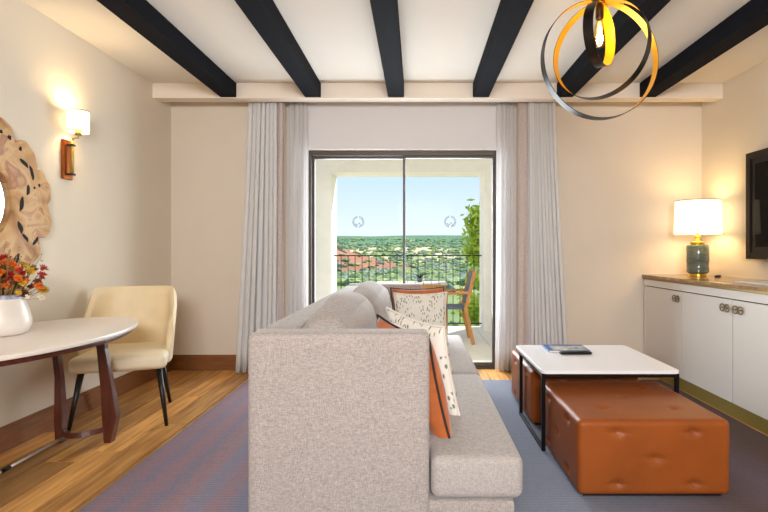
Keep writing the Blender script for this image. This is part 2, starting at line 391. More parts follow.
def soft_box(lo, hi, r=.04, puff=(0, 0, 0), n=14, wob=0.0, seed=0, dimples=(), shape=None):
    """subdivided box with rounded edges and puffed faces; dimples: (face axis, sign, a, b, radius, depth)"""
    lo, hi = Vector(lo), Vector(hi); c = (lo+hi)/2; h = (hi-lo)/2
    bm = bmesh.new(); bmesh.ops.create_cube(bm, size=2)
    bmesh.ops.subdivide_edges(bm, edges=list(bm.edges), cuts=n, use_grid_fill=True)
    for v in bm.verts:
        p0 = v.co.copy()
        # pull grid lines towards the edges so that the rounding has resolution
        q = Vector([math.copysign(1-(1-abs(t))**1.35, t) if abs(t) < 1 else t for t in p0])
        w = Vector([q[i]*h[i] for i in range(3)])
        core = Vector([max(-(h[i]-r), min(h[i]-r, w[i])) for i in range(3)])
        d = w-core
        if d.length > 1e-9: w = core+d.normalized()*min(r, d.length if sum(abs(d[i]) > 1e-6 for i in range(3)) < 2 else r)
        for i in range(3):
            if puff[i]:
                j, k = [a for a in range(3) if a != i]
                w[i] += math.copysign(puff[i]*(1-q[j]**2)*(1-q[k]**2), q[i])*min(1, abs(q[i])*1.2)
        for ax, sg, a, b2, rad, dep in dimples:
            if q[ax]*sg > .97:
                j, k = [t for t in range(3) if t != ax]
                dd = math.hypot(w[j]-a, w[k]-b2)
                w[ax] -= sg*dep*math.exp(-(dd/rad)**2)
                # short creases running out of the button
                w[ax] -= sg*dep*.5*math.exp(-(abs(w[k]-b2)/.010)**2-(dd/.045)**2)
        if wob:
            nv = noise.noise_vector(w*5+Vector((seed, seed*2, 0))); w += nv*wob
        if shape: w = shape(w, h)
        v.co = c+w
    return done(bm)

# ------------------------------------------------------------------ room dimensions
XL, XR, YB, YR, ZC = -2.42, 2.80, 4.917, -2.0, 2.708
DX0, DX1, DZ = -1.075, .80, 2.165            # balcony door opening

def struct(name, me, m, label, cat, parent=None):
    o = link(name, me, m, parent)
    if not parent: tag(o, label, cat, kind='structure')
    return o
fl = struct('floor', box((XL, YR, -.2), (XR, 5.0, -.018)), 'subfloor', 'honey oak plank floor showing beside the striped rug', 'floor')
# planks, run along the room; those wholly under the rug are left out
PW = .172; k = 0; x = XL
plank_cache = {}
def plank(x0, x1, y0, y1):
    key = (round(x1-x0, 3), round(y1-y0, 3))
    if key not in plank_cache: plank_cache[key] = box((0, 0, -.018), (key[0]-.006, key[1]-.006, 0))
    o = link('plank', plank_cache[key], 'oak_plank', fl, loc=(x0, y0, 0))
while x < XR-.01:
    x1 = min(x+PW, XR)
    for ya, yz in ([(YR, 5.0)] if (x < -1.4 or x > 2.0) else [(YR, .3), (4.30, 5.0)]):
        ys = [ya]; y = ya+random.uniform(.35, 1.6)
        while y < yz-.25: ys.append(round(y, 2)); y += random.choice((1.1, 1.5, 1.9))
        ys.append(yz)
        for a, b_ in zip(ys, ys[1:]): plank(x, x1, a, b_)
    x = x1
struct('wall_left', box((XL-.15, YR-.15, 0), (XL, 5.25, ZC)), 'wall_paint', 'warm off-white plaster wall carrying the sconce and burl mirror', 'wall')
struct('wall_right', box((XR, YR-.15, 0), (XR+.15, 5.25, ZC)), 'wall_paint', 'warm off-white wall carrying the television', 'wall')
struct('wall_back', boxes([((XL, YB, 0), (DX0, 5.2, ZC)), ((DX1, YB, 0), (XR, 5.2, ZC)), ((DX0, YB, DZ), (DX1, 5.2, ZC))]), 'back_paint', 'off-white wall around the sliding balcony door', 'wall')
struct('wall_rear', boxes([((XL, YR-.15, 0), (-.6, YR, ZC)), ((.9, YR-.15, 0), (XR, YR, ZC)), ((-.6, YR-.15, 0), (.9, YR, 1.6)), ((-.6, YR-.15, 2.45), (.9, YR, ZC))]), 'wall_paint', 'off-white rear wall with an opening for an added high window', 'wall')
w2 = struct('added_window', boxes([((-.6, YR-.1, 1.6), (-.55, YR-.04, 2.45)), ((.85, YR-.1, 1.6), (.9, YR-.04, 2.45)), ((-.55, YR-.1, 1.6), (.85, YR-.04, 1.65)), ((-.55, YR-.1, 2.4), (.85, YR-.04, 2.45))]), 'door_bronze', 'unseen added high rear window with dark bronze frame', 'window')  # unseen window, added to house the fill light behind the camera
link('pane', box((-.55, YR-.075, 1.65), (.85, YR-.065, 2.40)), 'door_glass', w2)
ce = struct('ceiling', box((XL-.15, YR-.15, ZC), (XR+.15, 5.25, ZC+.12)), 'ceiling_paint', 'white ceiling between black beams', 'ceiling')
struct('trim_1', box((XL, 4.575, 2.571), (XR, 4.70, ZC)), 'trim_white', 'white bulkhead running above the curtains', 'trim')
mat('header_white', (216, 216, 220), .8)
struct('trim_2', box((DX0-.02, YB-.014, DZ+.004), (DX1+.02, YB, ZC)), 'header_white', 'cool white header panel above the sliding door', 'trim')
for bx in (-1.798, -1.025, -.265, .51, 1.278, 2.035):
    o = link('ceiling_beam', box((bx, YR, 2.577), (bx+.147, 4.575, ZC), .004, 1), 'beam_black')
    tag(o, 'black painted timber beam under the white ceiling', 'beam', 'black ceiling beams', 'structure')
struct('baseboard_left', boxes([((XL, YR, 0), (XL+.016, YB, .135)), ((XL, YR, .135), (XL+.010, YB, .150))]), 'baseboard_wood', 'brown wooden baseboard along the wall with the sconce', 'baseboard')
struct('baseboard_back', boxes([((XL+.016, YB-.016, 0), (DX0-.02, YB, .135)), ((XL+.016, YB-.010, .135), (DX0-.02, YB, .150)), ((DX1+.02, YB-.016, 0), (2.2, YB, .135)), ((DX1+.02, YB-.010, .135), (2.2, YB, .150))]), 'baseboard_wood', 'brown wooden baseboard below the curtains', 'baseboard')

# sliding balcony door
d1 = thing('door_1', 'bronze framed sliding glass door onto the balcony', 'door', (0, 0, 0), kind='structure')
fy0, fy1 = 4.955, 5.055
link('door_frame', boxes([((DX0, fy0, 0), (DX0+.028, fy1, DZ)), ((DX1-.028, fy0, 0), (DX1, fy1, DZ)), ((DX0+.028, fy0, DZ-.05), (DX1-.028, fy1, DZ)), ((DX0+.028, fy0, -.01), (DX1-.028, fy1, .022))], .003, 1), 'door_bronze', d1)
def sash(x0, x1, y, decal_x):
    s = link('sash', boxes([((x0, y, .024), (x0+.022, y+.035, DZ-.051)), ((x1-.022, y, .024), (x1, y+.035, DZ-.051)), ((x0+.022, y, .024), (x1-.022, y+.035, .06)), ((x0+.022, y, DZ-.072), (x1-.022, y+.035, DZ-.051))], .002, 1), 'door_bronze', d1)
    link('pane', box((x0+.022, y+.013, .06), (x1-.022, y+.021, DZ-.072)), 'door_glass', s)
    # frosted safety mark: broken ring around a small wave and sun
    bm = bmesh.new(); cz = 1.462
    def wedge(r0, r1, a0, a1, kk=3):
        for i in range(kk):
            b0 = a0+(a1-a0)*i/kk; b1 = a0+(a1-a0)*(i+1)/kk
            bbx = [bm.verts.new((decal_x+r*math.cos(a), y+.012, cz+r*math.sin(a))) for r, a in ((r0, b0), (r1, b0), (r1, b1), (r0, b1))]
            bm.faces.new(bbx)
    for i in range(22):
        a = 2*math.pi*i/22
        if i % 11 == 5: continue
        wedge(.040, .060, a+.03, a+2*math.pi/22-.05)
    for i in range(14):
        x0_ = decal_x-.03+i*.06/14; x1_ = x0_+.06/14
        f_ = lambda xx: cz-.014+.010*math.sin((xx-decal_x)*150)-abs(xx-decal_x)*.25
        bm.faces.new([bm.verts.new(p) for p in ((x0_, y+.012, f_(x0_)-.012), (x1_, y+.012, f_(x1_)-.012), (x1_, y+.012, f_(x1_)), (x0_, y+.012, f_(x0_)))])
    link('frosted_mark', done(bm), 'frost', s)
mat('frost', (176, 200, 214), .8)
sash(-1.046, -.115, 5.005, -.59)
sash(-.140, .771, 4.965, .33)
hd = link('door_handle', boxes([((-.139, 4.945, .98), (-.121, 4.965, 1.16))], .004), 'iron', d1)

# ------------------------------------------------------------------ balcony and what lies beyond
bf = struct('balcony_floor', box((-3.2, 5.2, -.3), (3.2, 7.95, -.03)), 'stucco_cream', 'pale stone tiled balcony floor beyond the glass', 'floor')
tile_me = box((0, 0, -.03), (.596, .596, -.012), .002, 1)
for i in range(7):
    for j in range(4):
        link('tile', tile_me, 'balcony_tile', bf, loc=(-2.1+i*.6, 5.35+j*.6, 0))
struct('threshold', box((DX0, 5.056, -.05), (DX1, 5.349, .0)), 'stucco_cream', 'pale stone threshold outside the balcony door', 'threshold')
struct('balcony_ceiling', box((-3.2, 5.2, 2.62), (3.2, 7.9, 2.8)), 'stucco_cream', 'cream soffit over the balcony', 'ceiling')
struct('balcony_portal', boxes([((-3.2, 7.4, -.012), (-1.268, 7.9, 2.62)), ((.988, 7.4, -.012), (3.2, 7.9, 2.62)), ((-1.268, 7.4, 2.33), (.988, 7.9, 2.62))]), 'stucco_cream', 'cream stucco portal framing the valley view', 'wall')
ra = thing('balcony_railing', 'thin black iron railing across the balcony opening', 'railing', (0, 7.65, 0))
link('top_rail', boxes([((-1.268, -.014, 1.085), (.988, .014, 1.103))], .002, 1), 'iron', ra)
link('bottom_rail', boxes([((-1.268, -.010, .05), (.988, .010, .066))], .002, 1), 'iron', ra)
bal = box((-.005, -.005, .066), (.005, .005, 1.085))
for i in range(20): link('baluster', bal, 'iron', ra, loc=(-1.268+.107*(i+1), 0, 0))

tb = thing('patio_table', 'teak balcony table with pale slatted top behind the sofa', 'table', (-.08, 7.09, -.012))
for i in range(9): link('slat', box((-.50+i*.112, -.27, .715), (-.50+i*.112+.104, .27, .737), .003, 1), 'teak_grey', tb)
link('apron', boxes([((-.48, -.25, .63), (.48, -.225, .714)), ((-.48, .225, .63), (.48, .25, .714)), ((-.48, -.225, .63), (-.455, .225, .714)), ((.455, -.225, .63), (.48, .225, .714))]), 'teak', tb)
for sx in (-1, 1):
    for sy in (-1, 1): link('leg', box((sx*.48-.035 if sx > 0 else -.50, sy*.235-.03, 0), (sx*.48+.02 if sx > 0 else -.445, sy*.235+.03, .63), .004, 1), 'teak', tb)
pp = thing('succulent_pot', 'small grey pot of greenery on the balcony table', 'plant', (.04, 7.09, .7252))
link('pot', lathe([(.03, 0), (.045, .06), (.04, .06), (.03, .03)], 16), 'sling_grey', pp, True)
bm = bmesh.new()
for i in range(14):
    a = i*2.4; tube_into(bm, [(.0, 0, .05), (.03*math.cos(a), .03*math.sin(a), .08), (.055*math.cos(a), .055*math.sin(a), .10+.02*(i % 3))], [.008, .007, .001], 5)
link('leaves', done(bm), 'grass_leaf', pp, True)

pc = thing('patio_chair', 'teak armchair with grey sling seat on the balcony', 'chair', (.54, 6.54, -.012))
for sy in (-1, 1):
    y = sy*.25
    link('rear_leg', bar((.17, y, 0), (.07, y, .46), .045, .045, bev=.004), 'teak', pc)
    link('front_leg', bar((-.24, y, 0), (-.22, y, .62), .045, .045, bev=.004), 'teak', pc)
    link('armrest', bar((-.26, y, .635), (.13, y, .655), .05, .03, bev=.004), 'teak', pc)
    link('back_post', bar((.07, y, .44), (.19, y, .93), .045, .035, bev=.004), 'teak', pc)
link('seat', boxes([((-.24, -.225, .44), (.09, .225, .465))], .006), 'sling_grey', pc)
link('seat_rail', box((-.245, -.225, .40), (-.215, .225, .438)), 'teak', pc); link('seat_rail', box((.05, -.225, .40), (.08, .225, .438)), 'teak', pc)
link('backrest', bar((.085, 0, .50), (.185, 0, .92), .02, .45, bev=.004), 'sling_grey', pc)

def land_z(x, y):
    pts = [(8.5, -3.2), (20, -3.0), (40, -3.3), (70, -4.2), (120, -5.5), (220, -6.5), (400, -4.0), (700, 3), (1100, 16), (1700, 46), (2400, 66), (3200, 60)]
    for (a, za), (b_, zb) in zip(pts, pts[1:]):
        if y <= b_: t = (y-a)/(b_-a); z = za+(zb-za)*t; break
    else: z = pts[-1][1]
    amp = min(1, max(0, (y-30)/500))
    z += amp*9*noise.noise(Vector((x*.003, y*.003, 0)))+min(1.0, y/120)*.8*noise.noise(Vector((x*.03, y*.03, 3)))
    return z
def land(name, m, y_rows, half, label, cat, fn):
    bm = bmesh.new(); rows = []
    nx = 70
    for y in y_rows:
        hw = half(y); rows.append([bm.verts.new((-hw+2*hw*i/nx, y, fn(-hw+2*hw*i/nx, y))) for i in range(nx+1)])
    for a, b_ in zip(rows, rows[1:]):
        for i in range(nx): bm.faces.new((a[i], a[i+1], b_[i+1], b_[i]))
    return struct(name, done(bm), m, label, cat)
yr = [8.5*(520/8.5)**(i/60) for i in range(61)]
land('valley_ground', 'scrub_land', yr, lambda y: y*1.0+40, 'green scrub valley with pale dry terraces', 'hillside', land_z)
yr2 = [520*(3200/520)**(i/50) for i in range(51)]
land('far_hill', 'far_land', yr2, lambda y: y*1.0+40, 'green wooded ridge on the horizon', 'hill', land_z)
# bare red hill shoulder
def red_z(x, y):
    cx, cy = -66, 225
    d = ((x-cx)/50)**2+((y-cy)/70)**2
    return -8+17.0*math.exp(-d*1.4)+.8*noise.noise(Vector((x*.06, y*.06, 7)))-max(0, d-2)*2
bm = bmesh.new(); rows = [[bm.verts.new((-140+i*4, 130+j*6, red_z(-140+i*4, 130+j*6))) for i in range(40)] for j in range(28)]
for a, b_ in zip(rows, rows[1:]):
    for i in range(39): bm.faces.new((a[i], a[i+1], b_[i+1], b_[i]))
struct('red_hill', done(bm), 'red_land', 'bare red earth hill shoulder dotted with scrub', 'hill')

def blob(rx, rz, seed, sub=2):
    bm = bmesh.new(); bmesh.ops.create_icosphere(bm, subdivisions=sub, radius=1)
    for v in bm.verts:
        f = 1+.35*noise.noise(v.co*2.3+Vector((seed, 0, 0)))+.35*noise.noise(v.co*9+Vector((0, seed, 0))); v.co = Vector((v.co.x*rx*f, v.co.y*rx*f, (v.co.z*f+.75)*rz))
    return bm
shrub_me = [done(blob(1, .8, s, 3)) for s in (1.3, 5.1, 9.7)]
random.seed(21); spots = []
while len(spots) < 40:
    y = random.uniform(15, 75); x = random.uniform(-.30, .24)*y; sz = random.uniform(.4, .9)*(1+y/70)*.5
    if all(math.hypot(x-a, y-b_) > 1.5*(sz+c_) for a, b_, c_ in spots): spots.append((x, y, sz))
for i, (x, y, sz) in enumerate(spots):
    o = link('shrub', shrub_me[i % 3], ('olive_leaf', 'grey_leaf', 'lime_leaf')[i % 3], smooth=False, loc=(x, y, land_z(x, y)-.1)); o.scale = (sz, sz, sz); o.rotation_euler.z = i
    tag(o, ('olive green', 'grey green', 'yellow green')[i % 3]+' shrub on the slope beyond the balcony railing', 'shrub', 'shrubs below the balcony')
random.seed(4); bms = [bmesh.new() for _ in range(3)]
for i in range(4200):
    y = 78*(1500/78)**(random.random()**1.1); x = random.uniform(-.32, .30)*y; sz = random.uniform(.35, 1.0)*(1+y/420)
    on_red = -140 < x < 16 and 130 < y < 292 and red_z(x, y) > land_z(x, y)
    if on_red and random.random() < .7: continue
    z = red_z(x, y) if on_red else land_z(x, y)
    bm = bms[i % 3]
    r = bmesh.ops.create_icosphere(bm, subdivisions=1, radius=sz, matrix=Matrix.Translation((x, y, z+sz*.25))@Matrix.Diagonal((1.5, 1.2, .8, 1)))
    for v in r['verts']: v.co += Vector((random.uniform(-.25, .25), random.uniform(-.25, .25), random.uniform(-.25, .25)))*sz
sr = thing('valley_scrub', 'dense scrub and small trees scattered over the valley floor', 'scrub', (0, 0, 0), kind='stuff')
for bm, mm in zip(bms, ('olive_leaf', 'grey_leaf', 'lime_leaf')):
    o = link('scrub', done(bm), mm, sr); o['kind'] = 'stuff'

# leafy tree beside the balcony opening
tr = thing('garden_tree', 'slender bright green leafy tree rising beside the balcony railing', 'tree', (1.22, 9.4, -3.19))
bm = bmesh.new(); tube_into(bm, [(0, 0, 0), (.03, .02, 1.5), (-.02, 0, 3.2), (0, 0, 5.1)], [.06, .05, .035, .006], 8)
random.seed(11); tips = []
for i in range(60):
    z = random.uniform(1.2, 4.95); a = random.uniform(0, 6.28); L = .44*(1-(z-1.0)/4.6)+.12
    p1 = Vector((L*math.cos(a), L*math.sin(a), z+.25)); tube_into(bm, [(0, 0, z), p1*.5+Vector((0, 0, z*.5+.03)), p1], [.012, .008, .003], 5)
    tips.append((Vector((0, 0, z)), p1))
link('trunk', done(bm), 'bark', tr, True)
bm = bmesh.new()
for p0, p1 in tips:
    for k in range(64):
        t = random.uniform(.25, 1.1); c = p0.lerp(p1, t)+Vector([random.gauss(0, .075) for _ in range(3)])
        d = Vector([random.gauss(0, 1) for _ in range(3)]).normalized(); s = d.orthogonal().normalized(); L = random.uniform(.05, .095)
        vs = [bm.verts.new(c+q) for q in (-d*L, s*L*.45, d*L, -s*L*.45)]; bm.faces.new(vs)
o = link('foliage', done(bm), 'bright_leaf', tr); o['kind'] = 'stuff'

# ------------------------------------------------------------------ rug
ru = link('area_rug', box((-1.52, .2, .0), (2.20, 4.50, .012), .004, 1), 'rug_weave')
tag(ru, 'blue grey woven area rug with purple stripes along its border', 'rug')
Z0 = .0125

# ------------------------------------------------------------------ curtains
def curtain_mesh(s0, s1, y, zt, zb, amp, npl, n=120, rows=14, seed=0, thick=.005):
    """s0, s1: (x at top, x at hem) of both edges"""
    bm = bmesh.new(); g = []
    for r_ in range(rows+1):
        f = r_/rows; z = zt+(zb-zt)*f; row = []
        xa = s0[0]+(s0[1]-s0[0])*f**1.3; xb = s1[0]+(s1[1]-s1[0])*f**1.3
        for i in range(n+1):
            t = i/n; ph = t*npl*2*math.pi+.9*math.sin(3.1*t*2+seed)+.35*math.sin(f*3+t*9+seed)
            a = amp*(.72+.28*f)*(.75+.35*math.sin(t*npl*1.7+seed*3))
            xx = xa+(xb-xa)*t+.25*amp*math.sin(2*ph)*.6
            yy = y+a*(1-2*abs(math.sin(ph/2))**.55)+.010*math.sin(f*4+t*6+seed)
            row.append(bm.verts.new((xx, yy, z)))
        g.append(row)
    for a, b_ in zip(g, g[1:]):
        for i in range(n): bm.faces.new((a[i], a[i+1], b_[i+1], b_[i]))
    bmesh.ops.recalc_face_normals(bm, faces=bm.faces)
    bmesh.ops.solidify(bm, geom=list(bm.faces), thickness=thick)
    return done(bm)
ZT, ZH = 2.69, .012
c = thing('drape', 'pale grey pleated drape with pink edge, beside the cream chair corner', 'curtain', (0, 0, 0), group='pleated drapes')
link('panel', curtain_mesh((-1.60, -1.73), (-1.33, -1.33), 4.79, ZT, ZH, .048, 7, seed=1.0), 'drape_cloth', c, True)
link('edge_band', curtain_mesh((-1.325, -1.325), (-1.255, -1.265), 4.775, ZT, ZH, .018, 1.3, n=30, seed=2.0), 'drape_edge', c, True)
link('track', box((-1.62, 4.76, 2.693), (-1.05, 4.80, 2.707)), 'trim_white', c)
c = thing('drape', 'pale grey pleated drape with pink edge, beside the tufted ottomans', 'curtain', (0, 0, 0), group='pleated drapes')
link('panel', curtain_mesh((1.06, 1.08), (1.31, 1.45), 4.79, ZT, ZH, .042, 9, seed=4.0), 'drape_cloth', c, True)
link('edge_band', curtain_mesh((.965, .965), (1.045, 1.07), 4.775, ZT, ZH, .018, 1.3, n=30, seed=5.0), 'drape_edge', c, True)
link('track', box((.78, 4.76, 2.693), (1.34, 4.80, 2.707)), 'trim_white', c)
o = link('sheer_curtain', curtain_mesh((-1.245, -1.25), (-1.06, -1.07), 4.865, ZT, ZH, .022, 4, n=60, seed=7.0, thick=.002), 'sheer_cloth', smooth=True)
tag(o, 'white sheer curtain beside the drape that hangs by the cream chair corner', 'curtain', 'sheer curtains')
o = link('sheer_curtain', curtain_mesh((.775, .755), (.950, .950), 4.865, ZT, ZH, .022, 4, n=60, seed=8.0, thick=.002), 'sheer_cloth', smooth=True)
tag(o, 'white sheer curtain beside the drape that hangs behind the coffee table', 'curtain', 'sheer curtains')

# ------------------------------------------------------------------ sofa
so = thing('sofa', 'long light grey woven sofa with high squared arms and back', 'sofa', (0, 0, Z0))
SY0, SY1 = 1.795, 4.50
zs = -Z0
link('base', soft_box((-.600, SY0+.02, .05), (.360, SY1-.02, .260), .02), 'sofa_fabric', so, True, auto=50)
link('arm', soft_box((-.612, SY0, .05), (.045, SY0+.135, .868), .024, (0, .004, 0), n=16), 'sofa_fabric', so, True)
link('arm', soft_box((-.612, SY1-.135, .05), (.045, SY1, .868), .024, (0, .004, 0), n=16), 'sofa_fabric', so, True)
link('back', soft_box((-.610, SY0+.137, .05), (-.47, SY1-.137, .862), .016, (.003, 0, 0), n=14), 'sofa_fabric', so, True)
# seat cushions: the first one wraps round the front of the short arm
def tcushion(y0, y1, ya, yb, z0, z1, r, puff):
    out = [(-.465, ya), (.05, ya), (.05, y0), (.385, y0), (.385, y1), (.05, y1), (.05, yb), (-.465, yb)]
    # drop repeated points where the cushion is plain
    pts = []
    for p in out:
        if not pts or (abs(p[0]-pts[-1][0]) > 1e-4 or abs(p[1]-pts[-1][1]) > 1e-4): pts.append(p)
    bm = bmesh.new(); vs = [bm.verts.new((x, y, z0)) for x, y in pts]; f = bm.faces.new(vs)
    ex = bmesh.ops.extrude_face_region(bm, geom=[f]); 
    for g in ex['geom']:
        if isinstance(g, bmesh.types.BMVert): g.co.z = z1
    bmesh.ops.recalc_face_normals(bm, faces=bm.faces)
    bmesh.ops.bevel(bm, geom=list(bm.edges), offset=r, segments=4, profile=.5, affect='EDGES')
    return done(bm)
link('seat_cushion', tcushion(SY0-.005, 3.015, SY0+.14, 3.015, .268, .425, .034, .01), 'seat_fabric', so, True, auto=40)
link('seat_cushion', tcushion(3.025, SY1-.10, 3.025, SY1-.14, .268, .425, .034, .01), 'seat_fabric', so, True, auto=40)
for fx in (-.55, .30):
    for fy in (SY0+.08, SY1-.08): link('foot', box((fx-.03, fy-.03, 0), (fx+.03, fy+.03, .055), .004, 1), 'leg_black', so)
def back_shape(seed):
    def f(w, h):
        t = w.z/h.z
        w = w.copy(); w.x += -.012*t                    # leaning on the sofa back
        w.z += .045*math.cos(w.y/h.y*1.45)*max(0, t)+.012*noise.noise(Vector((w.x*6, w.y*5, w.z*4+seed)))
        w.x += .016*noise.noise(Vector((seed, w.y*5, w.z*6)))
        return w
    return f
link('back_cushion', soft_box((-.458, SY0+.15, .43), (-.255, 3.03, .880), .075, (.05, .01, .02), n=16, shape=back_shape(1)), 'sofa_fabric', so, True)
link('back_cushion', soft_box((-.458, 3.06, .43), (-.235, SY1-.15, .850), .075, (.05, .01, .03), n=16, shape=back_shape(6)), 'sofa_fabric', so, True)

# ------------------------------------------------------------------ scatter cushions
def pillow_mesh(w, h, t, n=22, pinch=.07, seed=0, shear=0):
    bm = bmesh.new(); uvl = bm.loops.layers.uv.new('UVMap'); sides = []
    edge = []
    for sg in (1, -1):
        g = []
        for j in range(n+1):
            row = []
            for i in range(n+1):
                a, b_ = -1+2*i/n, -1+2*j/n
                x = a*(1-pinch*(1-b_*b_)*abs(a)); z = b_*(1-pinch*(1-a*a)*abs(b_))
                th = ((1-a*a)*(1-b_*b_))**.42
                y = sg*t/2*th*(1+.18*noise.noise(Vector((a*2+seed, b_*2, sg*3))))
                row.append(bm.verts.new((x*w/2-shear*z*h/2, -y, z*h/2)))
            g.append(row)
        for j in range(n):
            for i in range(n):
                q = (g[j][i], g[j][i+1], g[j+1][i+1], g[j+1][i])
                f = bm.faces.new(q if sg > 0 else tuple(reversed(q)))
                ij = ((i, j), (i+1, j), (i+1, j+1), (i, j+1)); ij = ij if sg > 0 else tuple(reversed(ij))
                for lp, (ii, jj) in zip(f.loops, ij): lp[uvl].uv = (ii/n, jj/n)
        if sg > 0:
            edge = [g[0][i].co.copy() for i in range(n)]+[g[j][n].co.copy() for j in range(n)]+[g[n][n-i].co.copy() for i in range(n)]+[g[n-j][0].co.copy() for j in range(n)]
    bmesh.ops.remove_doubles(bm, verts=list(bm.verts), dist=1e-5)
    return done(bm), edge
def pillow(label, m, pipe, loc, rot, w=.46, h=.46, t=.15, seed=0, pinch=.07, shear=0):
    me, edge = pillow_mesh(w, h, t, seed=seed, pinch=pinch, shear=shear)
    root = thing('scatter_cushion', label, 'cushion', loc, group='scatter cushions on the sofa')
    root.rotation_mode = 'XYZ'; root.rotation_euler = rot
    link('cover', me, m, root, True)
    link('piping', tube(edge, .0055, 6, True), pipe, root, True)
    return root
def basis(ex, ez):
    ex = Vector(ex).normalized(); ez = Vector(ez); ez = (ez-ex*ez.dot(ex)).normalized(); ey = ez.cross(ex)
    return Matrix((ex, ey, ez)).transposed().to_euler()
pillow('rust velvet cushion with dark piping wedged behind the squared arm end', 'rust_velvet', 'dark_piping', (-.022, 2.135, .640), basis((.22, -.32, -.05), (-.10, .02, .40)), .41, .43, .17, 1, .08, .24)
pillow('pale sprig-patterned cushion standing beside the dark-piped rust cushion', 'sprig_cloth', 'sprig_cloth', (.022, 2.385, .645), basis((.25, -.27, -.05), (-.10, .02, .40)), .41, .43, .13, 3, .08, .24)
pillow('pale sprig-patterned cushion propped upright against the arm by the balcony door', 'sprig_cloth', 'sprig_cloth', (.03, 4.00, .632), (R(-13), R(-1), R(0)), .43, .42, .13, 5, .09)
pillow('rust velvet cushion tucked behind the upright patterned cushion by the balcony door', 'rust_velvet', 'dark_piping', (.005, 4.17, .650), (R(-12), R(-1), 0), .45, .44, .12, 8, .09)

# ------------------------------------------------------------------ ottomans and coffee table
def ottoman(label, x0, x1, y0, y1):
    w, d, h = (x1-x0), (y1-y0), .366
    dm = []
    for a, b_ in ((-.25, -.25), (.25, -.25), (0, 0), (-.25, .25), (.25, .25)):
        hz = .34/2
        dm += [(1, -1, a*w, b_*.36*1.35, .022, .013), (1, 1, a*w, b_*.36*1.35, .022, .013), (0, -1, a*d, b_*.36*1.35, .022, .013), (0, 1, a*d, b_*.36*1.35, .022, .013), (2, 1, a*w, b_*d, .022, .012)]
    t = thing('ottoman', label, 'ottoman', ((x0+x1)/2, (y0+y1)/2, Z0+.0005), group='tufted leather ottomans')
    link('body', soft_box((-w/2, -d/2, .0125), (w/2, d/2, h), .026, (.004, .004, .007), n=44, dimples=dm), 'leather', t, True)
    zc = (.0125+h)/2
    bm = bmesh.new(); bmesh.ops.create_uvsphere(bm, u_segments=10, v_segments=6, radius=.009)
    bme = done(bm)
    for ax, sg, a, b_, r_, dep in dm:
        p = [0, 0, 0]; j, k = [q for q in range(3) if q != ax]; p[j] = a; p[k] = b_
        half = (w/2, d/2, (h-.0125)/2)[ax]; pf = (.004, .004, .007)[ax]
        hj, hk = [(w/2, d/2, (h-.0125)/2)[q] for q in (j, k)]
        p[ax] = sg*(half+pf*(1-(a/hj)**2)*(1-(b_/hk)**2)-dep*1.45)
        s = [.8, .8, .8]; s[ax] = .5
        o = link('button', bme, 'leather_button', t, True, loc=(p[0], p[1], p[2]+zc)); o.scale = s
    link('plinth', box((-w/2+.03, -d/2+.03, 0), (w/2-.03, d/2-.03, .005)), 'leg_black', t)
ottoman('caramel leather tufted ottoman pulled out in front of the white coffee table', .758, 1.476, 2.345, 3.065)
ottoman('caramel leather tufted ottoman pushed under the coffee table beside the curtain', .758, 1.476, 3.31, 4.03)
ct = thing('coffee_table', 'low white topped coffee table with black metal frame over ottomans', 'table', (0, 0, Z0))
TZ = .483-Z0
link('top', rounded_prism(rrect(.722, 1.525, 2.885, 3.67, .035), TZ-.020, TZ, .003), 'table_white', ct)
ly0, ly1 = 2.91, 3.535
for lx in (.724, 1.500):
    for ly in (ly0, ly1): link('leg', box((lx, ly-.011, 0), (lx+.022, ly+.011, TZ-.021), .002, 1), 'frame_black', ct)
    link('floor_rail', box((lx+.001, ly0+.011, 0), (lx+.021, ly1-.011, .020), .002, 1), 'frame_black', ct)
    link('side_rail', box((lx+.001, ly0+.011, TZ-.043), (lx+.021, ly1-.011, TZ-.021), .002, 1), 'frame_black', ct)
for ly in (ly0, ly1): link('cross_rail', box((.746, ly-.010, TZ-.043), (1.500, ly+.010, TZ-.021), .002, 1), 'frame_black', ct)
bk = thing('magazine', 'blue covered picture magazine lying on the white coffee table', 'magazine', (1.04, 3.50, .4835), R(-2))
link('page_block', box((-.135, -.10, .001), (.135, .10, .012), .001, 1), 'paper', bk)
link('cover', boxes([((-.14, -.105, .0125), (.14, .105, .0145)), ((-.14, -.105, 0), (-.136, .105, .0125))]), 'book_blue', bk)
link('cover_picture', box((-.105, -.098, .0147), (.132, .055, .0152)), 'book_page', bk)
rc = thing('remote_control', 'slim black remote control in front of the blue magazine', 'remote', (1.06, 3.345, .4835), R(1))
link('body', soft_box((-.105, -.022, 0), (.105, .022, .018), .007, n=6), 'plastic_black', rc, True)
for i in range(8): link('key', box((-.085+i*.021, -.006, .018), (-.073+i*.021, .006, .0195)), 'tv_frame', rc)

